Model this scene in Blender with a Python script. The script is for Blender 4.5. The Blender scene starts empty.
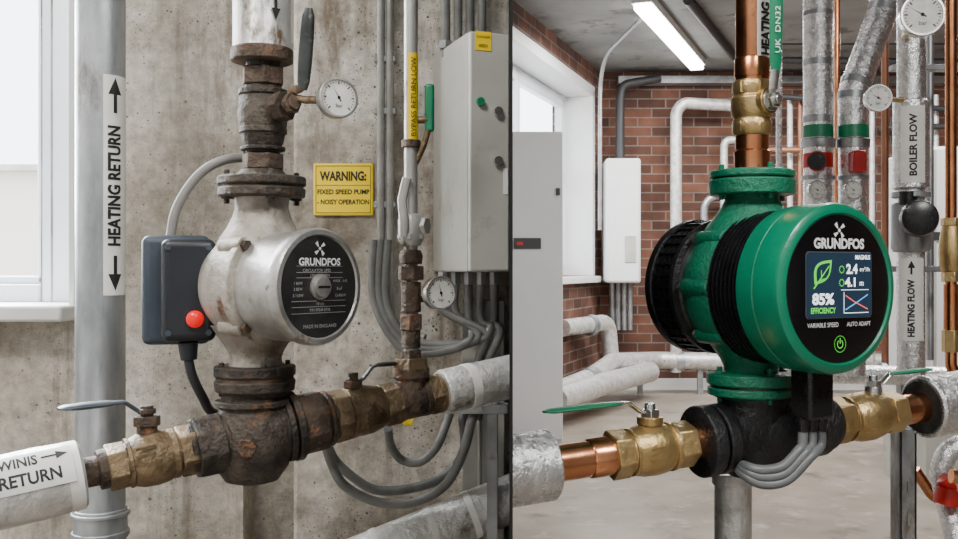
import bpy, bmesh, math, random
from mathutils import Vector as V
random.seed(4)
CZ=0.96; F=1000.0
X=V((1,0,0)); Y=V((0,1,0)); Z=V((0,0,1))
def at(px,py,d): return V(((px-511)/F*d, d, CZ+(269.5-py)/F*d))
def zat(py,d): return CZ+(269.5-py)/F*d
CEIL=CZ+1.58

# ---------------------------------------------------------------- materials
def pbr(name,c1,c2=None,scale=20,metal=0.0,rough=.5,rvar=.1,bump=0,bscale=80,coat=0,spot=None,sscale=8,sth=.58,swid=.08,ramp=(.35,.65),stretch=(1,1,1),emit=None,es=1,spotmetal=None,spot2=None,s2scale=5,s2th=.58):
    m=bpy.data.materials.new(name); m.use_nodes=True
    nt=m.node_tree; n=nt.nodes; L=nt.links
    b=n['Principled BSDF']
    b.inputs['Metallic'].default_value=metal
    b.inputs['Roughness'].default_value=rough
    b.inputs['Base Color'].default_value=(*c1,1)
    if coat: b.inputs['Coat Weight'].default_value=coat; b.inputs['Coat Roughness'].default_value=.15
    if emit: b.inputs['Emission Color'].default_value=(*emit,1); b.inputs['Emission Strength'].default_value=es
    tc=n.new('ShaderNodeTexCoord'); mp=n.new('ShaderNodeMapping'); mp.inputs['Scale'].default_value=stretch
    L.new(tc.outputs['Object'],mp.inputs['Vector']); vec=mp.outputs['Vector']
    def noise(s,det=6,r=.6):
        t=n.new('ShaderNodeTexNoise'); t.inputs['Scale'].default_value=s; t.inputs['Detail'].default_value=det; t.inputs['Roughness'].default_value=r
        L.new(vec,t.inputs['Vector']); return t.outputs['Fac']
    def rmp(src,a,b_,ca=(0,0,0),cb=(1,1,1)):
        r=n.new('ShaderNodeValToRGB'); r.color_ramp.elements[0].position=a; r.color_ramp.elements[1].position=b_
        r.color_ramp.elements[0].color=(*ca,1); r.color_ramp.elements[1].color=(*cb,1); L.new(src,r.inputs['Fac']); return r.outputs['Color']
    def mix(f,a,b_):
        x=n.new('ShaderNodeMix'); x.data_type='RGBA'; L.new(f,x.inputs[0])
        if isinstance(a,tuple): x.inputs[6].default_value=(*a,1)
        else: L.new(a,x.inputs[6])
        if isinstance(b_,tuple): x.inputs[7].default_value=(*b_,1)
        else: L.new(b_,x.inputs[7])
        return x.outputs[2]
    col=None
    if c2:
        f=noise(scale); col=rmp(f,ramp[0],ramp[1],c1,c2)
        rr=n.new('ShaderNodeMapRange'); rr.inputs[3].default_value=max(.02,rough-rvar); rr.inputs[4].default_value=rough+rvar
        L.new(noise(scale*1.7),rr.inputs[0]); L.new(rr.outputs[0],b.inputs['Roughness'])
    if spot2: col=mix(rmp(noise(s2scale,8,.7),s2th,s2th+.1),col if col else c1,spot2)
    if spot:
        sf=rmp(noise(sscale,8,.7),sth,sth+swid)
        col=mix(sf,col if col else c1,spot)
        if spotmetal is not None:
            mr=n.new('ShaderNodeMapRange'); mr.inputs[3].default_value=metal; mr.inputs[4].default_value=spotmetal
            L.new(sf,mr.inputs[0]); L.new(mr.outputs[0],b.inputs['Metallic'])
    if col: L.new(col,b.inputs['Base Color'])
    if bump:
        bp=n.new('ShaderNodeBump'); bp.inputs['Strength'].default_value=bump; bp.inputs['Distance'].default_value=.004
        L.new(noise(bscale),bp.inputs['Height']); L.new(bp.outputs['Normal'],b.inputs['Normal'])
    return m
def concrete(name,dark,mid,light,stain,k=1.0,pit=34,st=.55):
    m=bpy.data.materials.new(name); m.use_nodes=True
    nt=m.node_tree; n=nt.nodes; L=nt.links; b=n['Principled BSDF']; b.inputs['Roughness'].default_value=.9
    tc=n.new('ShaderNodeTexCoord')
    def noise(s,det,r,stretch=None):
        t=n.new('ShaderNodeTexNoise'); t.inputs['Scale'].default_value=s; t.inputs['Detail'].default_value=det; t.inputs['Roughness'].default_value=r
        if stretch:
            mp=n.new('ShaderNodeMapping'); mp.inputs['Scale'].default_value=stretch; L.new(tc.outputs['Object'],mp.inputs['Vector']); L.new(mp.outputs[0],t.inputs['Vector'])
        else: L.new(tc.outputs['Object'],t.inputs['Vector'])
        return t.outputs['Fac']
    def ramp(src,els):
        r=n.new('ShaderNodeValToRGB'); cr=r.color_ramp
        while len(cr.elements)<len(els): cr.elements.new(.5)
        for e,(p,c) in zip(cr.elements,els): e.position=p; e.color=(*c,1)
        L.new(src,r.inputs['Fac']); return r.outputs['Color']
    def mx(f,a,b_,bt='MIX'):
        x=n.new('ShaderNodeMix'); x.data_type='RGBA'; x.blend_type=bt
        if isinstance(f,float): x.inputs[0].default_value=f
        else: L.new(f,x.inputs[0])
        L.new(a,x.inputs[6])
        if isinstance(b_,tuple): x.inputs[7].default_value=(*b_,1)
        else: L.new(b_,x.inputs[7])
        return x.outputs[2]
    base=ramp(noise(3.2*k,10,.72),[(.36,dark),(.5,mid),(.62,light)])
    fine=ramp(noise(70,6,.75),[(.3,(.66,.66,.66)),(.7,(1.28,1.28,1.28))]); col=mx(1.0,base,fine,'MULTIPLY')
    streak=ramp(noise(6,8,.72,(1.5,1.5,.32)),[(st,(0,0,0)),(st+.12,(.85,.85,.85))]); col=mx(streak,col,stain)
    drip=ramp(noise(26,6,.7,(1,1,.08)),[(.55,(0,0,0)),(.70,(.55,.55,.55))]); col=mx(drip,col,tuple(c*.85 for c in stain))
    def pits(sc,a,msk,ms):
        vo=n.new('ShaderNodeTexVoronoi'); vo.inputs['Scale'].default_value=sc; L.new(tc.outputs['Object'],vo.inputs['Vector'])
        pf=ramp(vo.outputs['Distance'],[(a,(1,1,1)),(a+.06,(0,0,0))]); pm=n.new('ShaderNodeMath'); pm.operation='MULTIPLY'
        L.new(pf,pm.inputs[0]); L.new(ramp(noise(ms,3,.6),[(msk,(0,0,0)),(msk+.05,(1,1,1))]),pm.inputs[1]); return pm.outputs[0]
    p1=pits(pit,.055,.56,17); p2=pits(pit*2.6,.10,.5,23); p3=pits(pit*6,.14,.5,9)
    for p,kk in ((p1,.35),(p2,.45),(p3,.55)): col=mx(p,col,tuple(c*kk for c in dark))
    L.new(col,b.inputs['Base Color'])
    bp=n.new('ShaderNodeBump'); bp.inputs['Strength'].default_value=.7; bp.inputs['Distance'].default_value=.004
    L.new(noise(50,8,.75),bp.inputs['Height']); L.new(bp.outputs['Normal'],b.inputs['Normal'])
    return m
M={}
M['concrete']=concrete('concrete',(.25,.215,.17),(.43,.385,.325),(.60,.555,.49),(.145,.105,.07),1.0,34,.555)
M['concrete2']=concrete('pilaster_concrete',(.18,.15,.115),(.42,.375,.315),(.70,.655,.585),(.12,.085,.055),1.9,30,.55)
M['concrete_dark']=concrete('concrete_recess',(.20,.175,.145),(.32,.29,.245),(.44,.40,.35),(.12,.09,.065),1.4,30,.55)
M['galv']=pbr('galvanised_steel',(.26,.275,.29),(.52,.54,.56),24,.75,.42,.12,.15,60,spot=(.20,.17,.14),sscale=9,sth=.58,stretch=(1,1,.35))
M['conduit']=pbr('conduit_grey',(.26,.25,.235),(.42,.41,.39),20,.4,.5,.1,spot=(.14,.11,.08),sscale=18,sth=.60)
M['oldclad']=pbr('aged_cladding',(.40,.39,.37),(.70,.69,.66),12,.4,.42,.1,.3,40,spot=(.10,.06,.032),sscale=15,sth=.535,spotmetal=0,stretch=(1,1,.5))
M['rust']=pbr('rusty_iron',(.040,.028,.02),(.145,.10,.07),38,.35,.6,.15,1.0,150,spot=(.23,.09,.03),sscale=28,sth=.56,spotmetal=0,spot2=(.25,.215,.175),s2scale=20,s2th=.62)
M['rustd']=pbr('dark_cast_iron',(.022,.018,.015),(.088,.070,.054),34,.4,.52,.15,1.0,130,spot=(.15,.062,.025),sscale=26,sth=.58,spotmetal=0,spot2=(.19,.16,.13),s2scale=18,s2th=.63)
M['oldbrass']=pbr('tarnished_brass',(.105,.072,.038),(.30,.215,.125),28,.6,.45,.12,.8,120,spot=(.065,.035,.018),sscale=22,sth=.545,spotmetal=.2)
M['pumpsil']=pbr('weathered_silver_paint',(.24,.21,.17),(.52,.48,.425),20,.4,.48,.12,.6,90,spot=(.13,.065,.032),sscale=19,sth=.57,spotmetal=0,spot2=(.19,.155,.115),s2scale=11,s2th=.50)
M['pumprim']=pbr('worn_aluminium',(.33,.32,.30),(.64,.63,.61),26,.7,.36,.1,.25,90,spot=(.15,.10,.06),sscale=19,sth=.575,spotmetal=.1)
M['plate']=pbr('black_nameplate',(.02,.02,.021),(.045,.043,.04),30,.2,.45,.1,spot=(.12,.10,.085),sscale=44,sth=.66)
M['slate']=pbr('dark_terminal_plastic',(.006,.008,.012),(.012,.015,.021),12,0,.42,.1)
M['slate_lit']=pbr('terminal_plastic_lit',(.022,.033,.048),(.04,.055,.075),12,0,.5,.1)  # lighter copy of the terminal plastic, light on the side painted in
M['red']=pbr('red_indicator',(.6,.0,.0),rough=.3,emit=(1,.004,.002),es=.55)
M['handle']=pbr('worn_handle_paint',(.045,.06,.075),(.10,.12,.14),35,.3,.4,.1,spot=(.3,.3,.3),sscale=40,sth=.66)
M['handleb']=pbr('dark_handle',(.018,.022,.022),(.045,.05,.048),35,.1,.4,.1,spot=(.2,.17,.13),sscale=50,sth=.62)
M['steel']=pbr('bright_steel',(.6,.6,.59),(.76,.76,.74),30,.95,.25,.1)
M['greyst']=pbr('strut_steel',(.22,.225,.23),(.36,.365,.37),16,.5,.45,.1,spot=(.14,.13,.12),sscale=20,sth=.62)
M['white']=pbr('white_paint',(.78,.79,.79),(.84,.84,.84),5,0,.45,.05)
M['pvc']=pbr('window_upvc',(.70,.74,.79),(.76,.80,.84),5,0,.35,.05)
M['sill']=pbr('sill_paint',(.64,.64,.62),(.74,.73,.71),9,0,.5,.05,.1,60)
M['label']=pbr('label_white',(.72,.71,.67),(.84,.83,.80),14,0,.5,.05)
M['ink']=pbr('ink_black',(.012,.012,.012),rough=.6)
M['wtext']=pbr('print_white',(.9,.9,.9),rough=.5)
M['gtext']=pbr('print_grey',(.42,.42,.41),rough=.5)
M['yellow']=pbr('yellow_sign',(1.0,.66,.0),(1.0,.74,.005),20,0,.45,.05)
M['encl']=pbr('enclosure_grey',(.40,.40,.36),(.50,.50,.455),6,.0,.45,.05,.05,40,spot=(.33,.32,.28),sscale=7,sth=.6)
M['encl_shade']=pbr('enclosure_grey_shaded',(.33,.325,.29),(.43,.42,.38),6,.0,.45,.05,.05,40,spot=(.26,.25,.21),sscale=8,sth=.58)  # darker copy of the enclosure paint, side shading put into the colour
M['cab']=pbr('cabinet_paint',(.60,.61,.62),(.64,.65,.66),3,0,.4,.05)
M['seam']=pbr('seam_dark',(.035,.035,.037))
M['cable']=pbr('grey_cable',(.10,.10,.095),(.19,.19,.18),20,0,.5,.05)
M['cablelt']=pbr('light_grey_cable',(.19,.185,.175),(.26,.25,.24),20,0,.45,.05)
M['cablemd']=pbr('mid_grey_cable',(.10,.105,.11),(.15,.155,.16),20,0,.38,.05)
M['cableblk']=pbr('black_cable',(.014,.014,.017),rough=.45)
M['foil']=pbr('foil_insulation',(.60,.60,.61),(.88,.88,.88),34,.85,.27,.1,1.0,75)
M['foilold']=pbr('aged_foil_insulation',(.50,.49,.47),(.76,.75,.73),26,.45,.38,.1,.9,75,spot=(.27,.23,.185),sscale=18,sth=.60)
M['foilend']=pbr('insulation_end',(.02,.02,.02),(.05,.05,.05),60,0,.9,.05,.6,200)
M['copper']=pbr('copper',(.62,.235,.105),(.84,.40,.21),18,1,.24,.08,.06,60,spot=(.36,.13,.06),sscale=15,sth=.58)
M['copperd']=pbr('dull_copper',(.26,.11,.06),(.38,.18,.11),8,.6,.5,.08)
M['brass']=pbr('brass',(.46,.31,.125),(.68,.49,.235),28,.85,.33,.08,.3,160)
M['green']=pbr('green_paint',(.0,.165,.085),(.0,.205,.108),18,.0,.32,.06,.12,200,coat=.4)
M['greenc']=pbr('green_casting',(.0,.135,.07),(.0,.185,.095),30,.0,.40,.06,.7,220,coat=.2)
M['greenh']=pbr('green_handle',(.005,.18,.085),(.01,.23,.11),18,0,.4,.05)
M['black']=pbr('black_casting',(.008,.008,.009),(.020,.020,.022),30,.1,.38,.1,.6,180)
M['blackgl']=pbr('black_gloss',(.004,.004,.005),rough=.22)
M['blackpl']=pbr('black_plastic',(.006,.006,.007),(.012,.012,.014),40,0,.28,.05)
M['screen']=pbr('screen_dark',(.010,.018,.032),rough=.2,emit=(.025,.06,.10),es=.5)
M['swhite']=pbr('screen_white',(.9,.9,.9),emit=(.9,.95,1),es=1.2)
M['sgreen']=pbr('screen_green',(.1,.6,.05),emit=(.10,.75,.06),es=.8)
M['sred']=pbr('screen_red',(.8,.1,.1),emit=(.9,.12,.08),es=1.0)
M['sblue']=pbr('screen_blue',(.1,.4,.8),emit=(.12,.4,.9),es=1.0)
M['gface']=pbr('gauge_face',(.70,.69,.64),(.84,.83,.80),60,0,.4,.05)
M['redp']=pbr('red_paint',(.50,.015,.012),rough=.35)
M['floor']=pbr('concrete_floor',(.19,.16,.125),(.33,.285,.235),1.6,0,.34,.15,.08,30,spot=(.12,.105,.09),sscale=4,sth=.55,swid=.12,spot2=(.40,.355,.305),s2scale=7,s2th=.56)
M['ceil']=pbr('concrete_ceiling',(.16,.16,.155),(.26,.26,.25),1.6,0,.9,.05,.1,10,spot=(.12,.115,.11),sscale=4,sth=.55)
M['plaster']=pbr('plaster_wall',(.66,.65,.63),(.72,.71,.69),3,0,.8,.05)
M['tube']=pbr('led_diffuser',(.9,.9,.9),emit=(1,1,.98),es=22)
M['screenblk']=pbr('partition_black',(.003,.003,.003),rough=.9)
M['field']=pbr('outdoor_render_wall',(.70,.64,.56),(.78,.72,.65),.6,0,.9,.05)
def brickmat(name,swap):
    m=bpy.data.materials.new(name); m.use_nodes=True; nt=m.node_tree; n=nt.nodes; L=nt.links; b=n['Principled BSDF']
    tc=n.new('ShaderNodeTexCoord'); s=n.new('ShaderNodeSeparateXYZ'); c=n.new('ShaderNodeCombineXYZ')
    L.new(tc.outputs['Object'],s.inputs[0]); L.new(s.outputs['Y' if swap else 'X'],c.inputs[0]); L.new(s.outputs['Z'],c.inputs[1])
    br=n.new('ShaderNodeTexBrick'); br.inputs['Scale'].default_value=1; br.inputs['Brick Width'].default_value=.225; br.inputs['Row Height'].default_value=.075
    br.inputs['Mortar Size'].default_value=.006; br.inputs['Mortar Smooth'].default_value=.2; br.inputs['Bias'].default_value=-.1
    br.inputs['Color1'].default_value=(.075,.032,.022,1); br.inputs['Color2'].default_value=(.185,.078,.048,1); br.inputs['Mortar'].default_value=(.19,.16,.135,1)
    L.new(c.outputs[0],br.inputs['Vector'])
    no=n.new('ShaderNodeTexNoise'); no.inputs['Scale'].default_value=5; no.inputs['Detail'].default_value=6; L.new(tc.outputs['Object'],no.inputs['Vector'])
    hs=n.new('ShaderNodeMix'); hs.data_type='RGBA'; hs.blend_type='MULTIPLY'; hs.inputs[0].default_value=1
    L.new(br.outputs['Color'],hs.inputs[6])
    r=n.new('ShaderNodeValToRGB'); r.color_ramp.elements[0].position=.3; r.color_ramp.elements[1].position=.7
    r.color_ramp.elements[0].color=(.55,.53,.53,1); r.color_ramp.elements[1].color=(1.35,1.3,1.27,1); L.new(no.outputs['Fac'],r.inputs['Fac']); L.new(r.outputs['Color'],hs.inputs[7])
    L.new(hs.outputs[2],b.inputs['Base Color']); b.inputs['Roughness'].default_value=.85
    bp=n.new('ShaderNodeBump'); bp.inputs['Strength'].default_value=.6; bp.inputs['Distance'].default_value=.006; bp.invert=True
    L.new(br.outputs['Fac'],bp.inputs['Height']); L.new(bp.outputs['Normal'],b.inputs['Normal'])
    return m
M['brick']=brickmat('brick_wall',False); M['brickside']=brickmat('brick_wall_side',True)

# ---------------------------------------------------------------- geometry
def frame(A):
    A=A.normalized(); h=Z if abs(A.z)<.9 else X
    U=h.cross(A).normalized(); W=A.cross(U).normalized(); return A,U,W
def lathe(prof,P,A,seg=40,phase=0.0):
    A,U,W=frame(A); vs=[];fs=[]; n=len(prof)
    for (s,r) in prof:
        r=max(r,1e-5)
        for k in range(seg):
            a=phase+2*math.pi*k/seg; vs.append(P+A*s+U*(r*math.cos(a))+W*(r*math.sin(a)))
    for i in range(n-1):
        for k in range(seg):
            k2=(k+1)%seg; fs.append((i*seg+k,i*seg+k2,(i+1)*seg+k2,(i+1)*seg+k))
    fs.append(tuple(range(seg-1,-1,-1))); fs.append(tuple((n-1)*seg+k for k in range(seg)))
    return vs,fs
def trimx(g,A,xmin=None,xmax=None):
    vs=[]
    for v in g[0]:
        if xmin is not None and v.x<xmin: v=v+A*((xmin-v.x)/A.x)
        if xmax is not None and v.x>xmax: v=v+A*((xmax-v.x)/A.x)
        vs.append(v)
    return vs,g[1]
def cyl(P0,P1,r,seg=24,r2=None,phase=0.0):
    d=P1-P0; return lathe([(0,r),(d.length,r if r2 is None else r2)],P0,d,seg,phase)
def box(C,hx,hy,hz,U=X,W=Y,T=Z):
    U=U.normalized();W=W.normalized();T=T.normalized()
    vs=[C+U*(sx*hx)+W*(sy*hy)+T*(sz*hz) for sx in(-1,1) for sy in(-1,1) for sz in(-1,1)]
    return vs,[(0,1,3,2),(4,6,7,5),(0,4,5,1),(2,3,7,6),(0,2,6,4),(1,5,7,3)]
def bx(x0,x1,y0,y1,z0,z1): return box(V(((x0+x1)/2,(y0+y1)/2,(z0+z1)/2)),abs(x1-x0)/2,abs(y1-y0)/2,abs(z1-z0)/2)
def ring_bolts(P,A,R,n,r,h,ph=0.4):
    A,U,W=frame(A); g=[]
    for k in range(n):
        a=ph+2*math.pi*k/n; q=P+U*(R*math.cos(a))+W*(R*math.sin(a)); g.append(lathe([(-h,r),(h,r)],q,A,6)); g.append(lathe([(-h*1.4,r*.5),(h*1.4,r*.5)],q,A,10))
    return g
def spline(pts,n=10):
    out=[]; P=[pts[0]]+list(pts)+[pts[-1]]
    for i in range(1,len(P)-2):
        a,b,c,d=P[i-1],P[i],P[i+1],P[i+2]
        for k in range(n):
            t=k/n; out.append(.5*((2*b)+(c-a)*t+(2*a-5*b+4*c-d)*t*t+(3*b-a-3*c+d)*t**3))
    out.append(P[-2]); return out
def fillet(pts,r,n=8):
    out=[pts[0]]
    for i in range(1,len(pts)-1):
        a,b,c=pts[i-1],pts[i],pts[i+1]; da=(a-b).normalized(); dc=(c-b).normalized()
        ang=da.angle(dc); t=min(r/math.tan(ang/2),(a-b).length*.48,(c-b).length*.48)
        p0=b+da*t;p1=b+dc*t
        for k in range(n+1):
            u=k/n; out.append((1-u)**2*p0+2*u*(1-u)*b+u*u*p1)
    out.append(pts[-1]); return out
def sweep(pts,r,seg=14,rw=None,up=None):
    n=len(pts); vs=[];fs=[]; prev=None
    for i,p in enumerate(pts):
        t=(pts[min(i+1,n-1)]-pts[max(i-1,0)]).normalized()
        if up is not None: U=t.cross(up).normalized()
        elif prev is None: U=frame(t)[1]
        else: U=(prev-t*prev.dot(t)).normalized()
        prev=U; W=t.cross(U).normalized()
        ri=r[i] if isinstance(r,(list,tuple)) else r; rj=ri if rw is None else (rw[i] if isinstance(rw,(list,tuple)) else rw)
        for k in range(seg):
            a=2*math.pi*k/seg; vs.append(p+U*(rj*math.cos(a))+W*(ri*math.sin(a)))
    for i in range(n-1):
        for k in range(seg):
            k2=(k+1)%seg; fs.append((i*seg+k,i*seg+k2,(i+1)*seg+k2,(i+1)*seg+k))
    fs.append(tuple(range(seg-1,-1,-1))); fs.append(tuple((n-1)*seg+k for k in range(seg)))
    return vs,fs
def disc(P,A,r,seg=40):
    A,U,W=frame(A); return [P+U*(r*math.cos(2*math.pi*k/seg))+W*(r*math.sin(2*math.pi*k/seg)) for k in range(seg)],[tuple(range(seg))]
def quad(P,U,W,w,h): return [P-U*w/2-W*h/2,P+U*w/2-W*h/2,P+U*w/2+W*h/2,P-U*w/2+W*h/2],[(0,1,2,3)]
GR={}
def grp(name):
    e=bpy.data.objects.new(name,None); e.empty_display_size=.03; bpy.context.scene.collection.objects.link(e); GR[e]=[]; return e
def obj(name,geoms,mat,par=None,bev=0,sm=35,seg=2):
    if isinstance(geoms,tuple): geoms=[geoms]
    vs=[];fs=[]
    for g in geoms:
        o=len(vs); vs+= [tuple(v) for v in g[0]]; fs+=[tuple(i+o for i in f) for f in g[1]]
    me=bpy.data.meshes.new(name); me.from_pydata(vs,[],fs); me.update()
    bm=bmesh.new(); bm.from_mesh(me); bmesh.ops.recalc_face_normals(bm,faces=bm.faces); bm.to_mesh(me); bm.free()
    if sm:
        for p in me.polygons: p.use_smooth=True
        me.set_sharp_from_angle(angle=math.radians(sm))
    me.materials.append(M[mat] if isinstance(mat,str) else mat)
    ob=bpy.data.objects.new(name,me); bpy.context.scene.collection.objects.link(ob)
    if bev:
        b=ob.modifiers.new('bevel','BEVEL'); b.width=bev; b.segments=seg; b.limit_method='ANGLE'; b.angle_limit=math.radians(40)
    if par is not None: ob.parent=par; GR[par].append(ob)
    return ob
def text2d(body,size,cuts=0,sp=1.0,bold=0.0):
    cu=bpy.data.curves.new('t','FONT'); cu.body=body; cu.size=size; cu.align_x='CENTER'; cu.align_y='CENTER'; cu.space_character=sp; cu.offset=bold; cu.resolution_u=3
    ob=bpy.data.objects.new('t',cu); bpy.context.scene.collection.objects.link(ob)
    dg=bpy.context.evaluated_depsgraph_get(); me=bpy.data.meshes.new_from_object(ob.evaluated_get(dg))
    if cuts:
        bm=bmesh.new(); bm.from_mesh(me)
        for k in range(-cuts,cuts+1):
            bmesh.ops.bisect_plane(bm,geom=bm.verts[:]+bm.edges[:]+bm.faces[:],plane_co=(0,size*.5*k/cuts,0),plane_no=(0,1,0))
        bm.to_mesh(me); bm.free()
    vs=[(v.co.x,v.co.y) for v in me.vertices]; fs=[tuple(p.vertices) for p in me.polygons]
    bpy.data.objects.remove(ob); bpy.data.meshes.remove(me); bpy.data.curves.remove(cu); return vs,fs
def txt(name,body,size,fn,mat,par,cuts=0,sp=1.0,bold=0.0,wid=None):
    vs,fs=text2d(body,size,cuts,sp,bold); sx=1
    if wid: w=max(v[0] for v in vs)-min(v[0] for v in vs); sx=wid/w
    return obj(name,([fn(a*sx,b) for a,b in vs],fs),mat,par,sm=0)
def flat(P,U,W): return lambda a,b:P+U*a+W*b
def shape(name,polys,fn,mat,par):
    g=[]
    for p in polys: g.append(([fn(a,b) for a,b in p],[tuple(range(len(p)))]))
    return obj(name,g,mat,par,sm=0)
def cylmap(cx,cy,R,th0,z0):
    return lambda a,b:V((cx+R*math.sin(th0-b/R),cy-R*math.cos(th0-b/R),z0+a))
def cylpatch(cx,cy,R,t0,t1,z0,z1,n=14):
    vs=[];fs=[]
    for k in range(n+1):
        t=t0+(t1-t0)*k/n
        for z in(z0,z1): vs.append(V((cx+R*math.sin(t),cy-R*math.cos(t),z)))
    for k in range(n): fs.append((2*k,2*k+2,2*k+3,2*k+1))
    return vs,fs
def line_t(P0,D,px):
    u=(px-511)/F; return (u*P0.y-P0.x)/(D.x-u*D.y)
def run(L,prof,seg=36,phase=0):
    P0,D=L; k=D.length; out=[]
    for px,r in prof:
        t=line_t(P0,D,px); out.append((t*k,r/F*(P0.y+t*D.y)))
    return lathe(out,P0,D,seg,phase)
def lp(L,px): return L[0]+L[1]*line_t(L[0],L[1],px)
def vert(px,d,prof,seg=32,phase=0,y0=None):
    x=(px-511)/F*d; return lathe([(zat(py,d),r/F*d) for py,r in prof],V((x,d,0)),Z,seg,phase)
def gauge(name,C,N,r,par=None,conn=None,rim='steel',ang=.6):
    g=par or grp(name); N=N.normalized(); t=r*.55
    obj('gauge_case',lathe([(-t,r*.85),(-t*.8,r*.97),(0,r*.99),(t*.25,r),(t*.35,r*.96),(t*.35,r*.88),(t*.15,r*.86)],C,N,40),rim,g)
    obj('gauge_dial',disc(C+N*t*.2,N,r*.88),'gface',g,sm=0)
    U=Z.cross(N).normalized(); W=N.cross(U).normalized(); fn=flat(C+N*(t*.2+.0006),U,W)
    pl=[]
    for k in range(25):
        a=math.radians(225-270*k/24); r0=r*(.64 if k%4==0 else .72); w=r*(.018 if k%4 else .03); c,s=math.cos(a),math.sin(a)
        pl.append([(c*r0-s*w,s*r0+c*w),(c*r0+s*w,s*r0-c*w),(c*r*.8+s*w,s*r*.8-c*w),(c*r*.8-s*w,s*r*.8+c*w)])
    c,s=math.cos(ang+2),math.sin(ang+2); w=r*.035
    pl.append([(-c*r*.2-s*w,-s*r*.2+c*w),(-c*r*.2+s*w,-s*r*.2-c*w),(c*r*.66,s*r*.66)])
    pl.append([(r*.09*math.cos(q*.7),r*.09*math.sin(q*.7)) for q in range(9)])
    shape('gauge_markings',pl,fn,'ink',g)
    txt('gauge_unit','bar',r*.28,lambda x,y:fn(x,y-r*.4),'ink',g)
    if conn is not None: obj('gauge_stem',[sweep(conn,r*.2,12),lathe([(-r*.2,r*.32),(r*.2,r*.32)],conn[-1],(conn[-1]-conn[-2]),6)],'oldbrass' if rim!='steel' else 'brass',g)
    return g
def lever(par,pts,w,t,grip,mat_arm,mat_grip,up):
    obj('lever_arm',sweep(fillet(pts,.006),t*.7,12,rw=w*.7,up=up),mat_arm,par)
    a,b=grip; n=10; P=[a+(b-a)*k/n for k in range(n+1)]
    rr=[t*(.85+.3*math.sin(math.pi*k/n)) for k in range(n+1)]; ww=[w*(.9+.2*math.sin(math.pi*k/n)) for k in range(n+1)]
    rr[0]*=.6; ww[0]*=.7; rr[-1]*=.5; ww[-1]*=.6
    obj('lever_grip',sweep(P,rr,16,rw=ww,up=up),mat_grip,par)

# ================================================================ ROOM SHELL
WB=1.36; PL=1.29
XL=-1.6; XR=4.0; YB=-1.8; DB=8.0
obj('floor',bx(XL-.1,XR,YB,DB+.2,-.1,0),'floor',sm=0)
obj('ceiling',bx(XL-.1,XR,YB,WB+.25,CEIL,CEIL+.1),'ceil',sm=0)
obj('ceiling_east_room',bx(-.3,XR,WB+.25,DB+.2,CEIL,CEIL+.1),'ceil',sm=0)
def px2x(px,d): return (px-511)/F*d
wx=px2x(73,WB); wz0=zat(306,WB); wz1=2.1; wxl=-1.35
xa=px2x(243,WB); xb=px2x(293,PL)
obj('wall_back_west',[bx(XL,wx,WB,WB+.25,0,wz0),bx(XL,wx,WB,WB+.25,wz1,CEIL),bx(XL,wxl,WB,WB+.25,wz0,wz1),bx(wx,xa,WB,WB+.25,0,CEIL)],'concrete',sm=0)
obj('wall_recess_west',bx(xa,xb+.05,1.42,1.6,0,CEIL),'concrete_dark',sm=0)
obj('wall_pilaster_west',bx(xb,-.0015,PL,PL+.3,0,CEIL),'concrete2',bev=.005,sm=0)
obj('wall_left',bx(XL-.1,XL,YB,WB+.25,0,CEIL),'plaster',sm=0)
obj('wall_right',bx(XR,XR+.1,YB,DB+.2,0,CEIL),'brickside',sm=0)
obj('wall_behind_camera',bx(XL-.1,XR,YB-.1,YB,0,CEIL),'plaster',sm=0)
obj('wall_partition',bx(-.0012,.0014,.78,PL+.3,0,CEIL),'screenblk',sm=0)
obj('wall_back_east',bx(px2x(597,8),XR,DB,DB+.2,0,CEIL),'brick',sm=0)
wn=V((.0117,5.86,0)); wt=V((.311,.950,0)).normalized(); wo=V((-wt.y,wt.x,0))
def wpt(d): return (d-5.86)/wt.y
def wbox(s0,s1,z0,z1,th=.32,off=0): return box(wn+wt*((s0+s1)/2)+wo*(off+th/2)+Z*((z0+z1)/2),(s1-s0)/2,th/2,(z1-z0)/2,wt,wo,Z)
s_end=wpt(8.0); sw1=wpt(7.74); sw0=-.35; wzb=CZ-.05; wzt=CZ+1.37
obj('wall_west_east_room',[wbox(-.55,sw0,0,CEIL),wbox(sw1,s_end+.1,0,CEIL),wbox(sw0,sw1,0,wzb),wbox(sw0,sw1,wzt,CEIL)],'brickside',sm=0)
obj('wall_west_passage',bx(-.30,-.18,PL+.3,5.40,0,CEIL),'plaster',sm=0)
w2=grp('window_2')
obj('reveal_lining',[wbox(sw1-.025,sw1+.05,wzb,wzt+.02,.30,-.012),wbox(sw0,sw1+.05,wzt-.03,wzt+.05,.30,-.012),wbox(sw0,sw1+.06,wzb-.05,wzb,.36,-.06)],'white',w2,bev=.005)
fr=[]
fo=.2
for s in (sw1-.10,sw1-1.25,sw0+.04): fr.append(wbox(s-.045,s+.045,wzb,wzt,.06,fo))
for z in (wzt-.08,wzb+.05,CZ+.72): fr.append(wbox(sw0,sw1,z-.045,z+.045,.06,fo))
obj('window_frame',fr,'pvc',w2,bev=.006)
w1=grp('window_1'); fy=WB+.10
x1=px2x(73,WB); fg=[]
xf=px2x(40,fy)
fg+=[bx(xf,x1+.0,fy,fy+.06,wz0,wz1),bx(wxl,xf,fy,fy+.06,wz0,zat(284,fy)),bx(wxl,xf,fy,fy+.06,wz1-.05,wz1),bx(wxl,wxl+.05,fy,fy+.06,wz0,wz1)]
obj('window_frame',fg,'pvc',w1,bev=.004)
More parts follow.
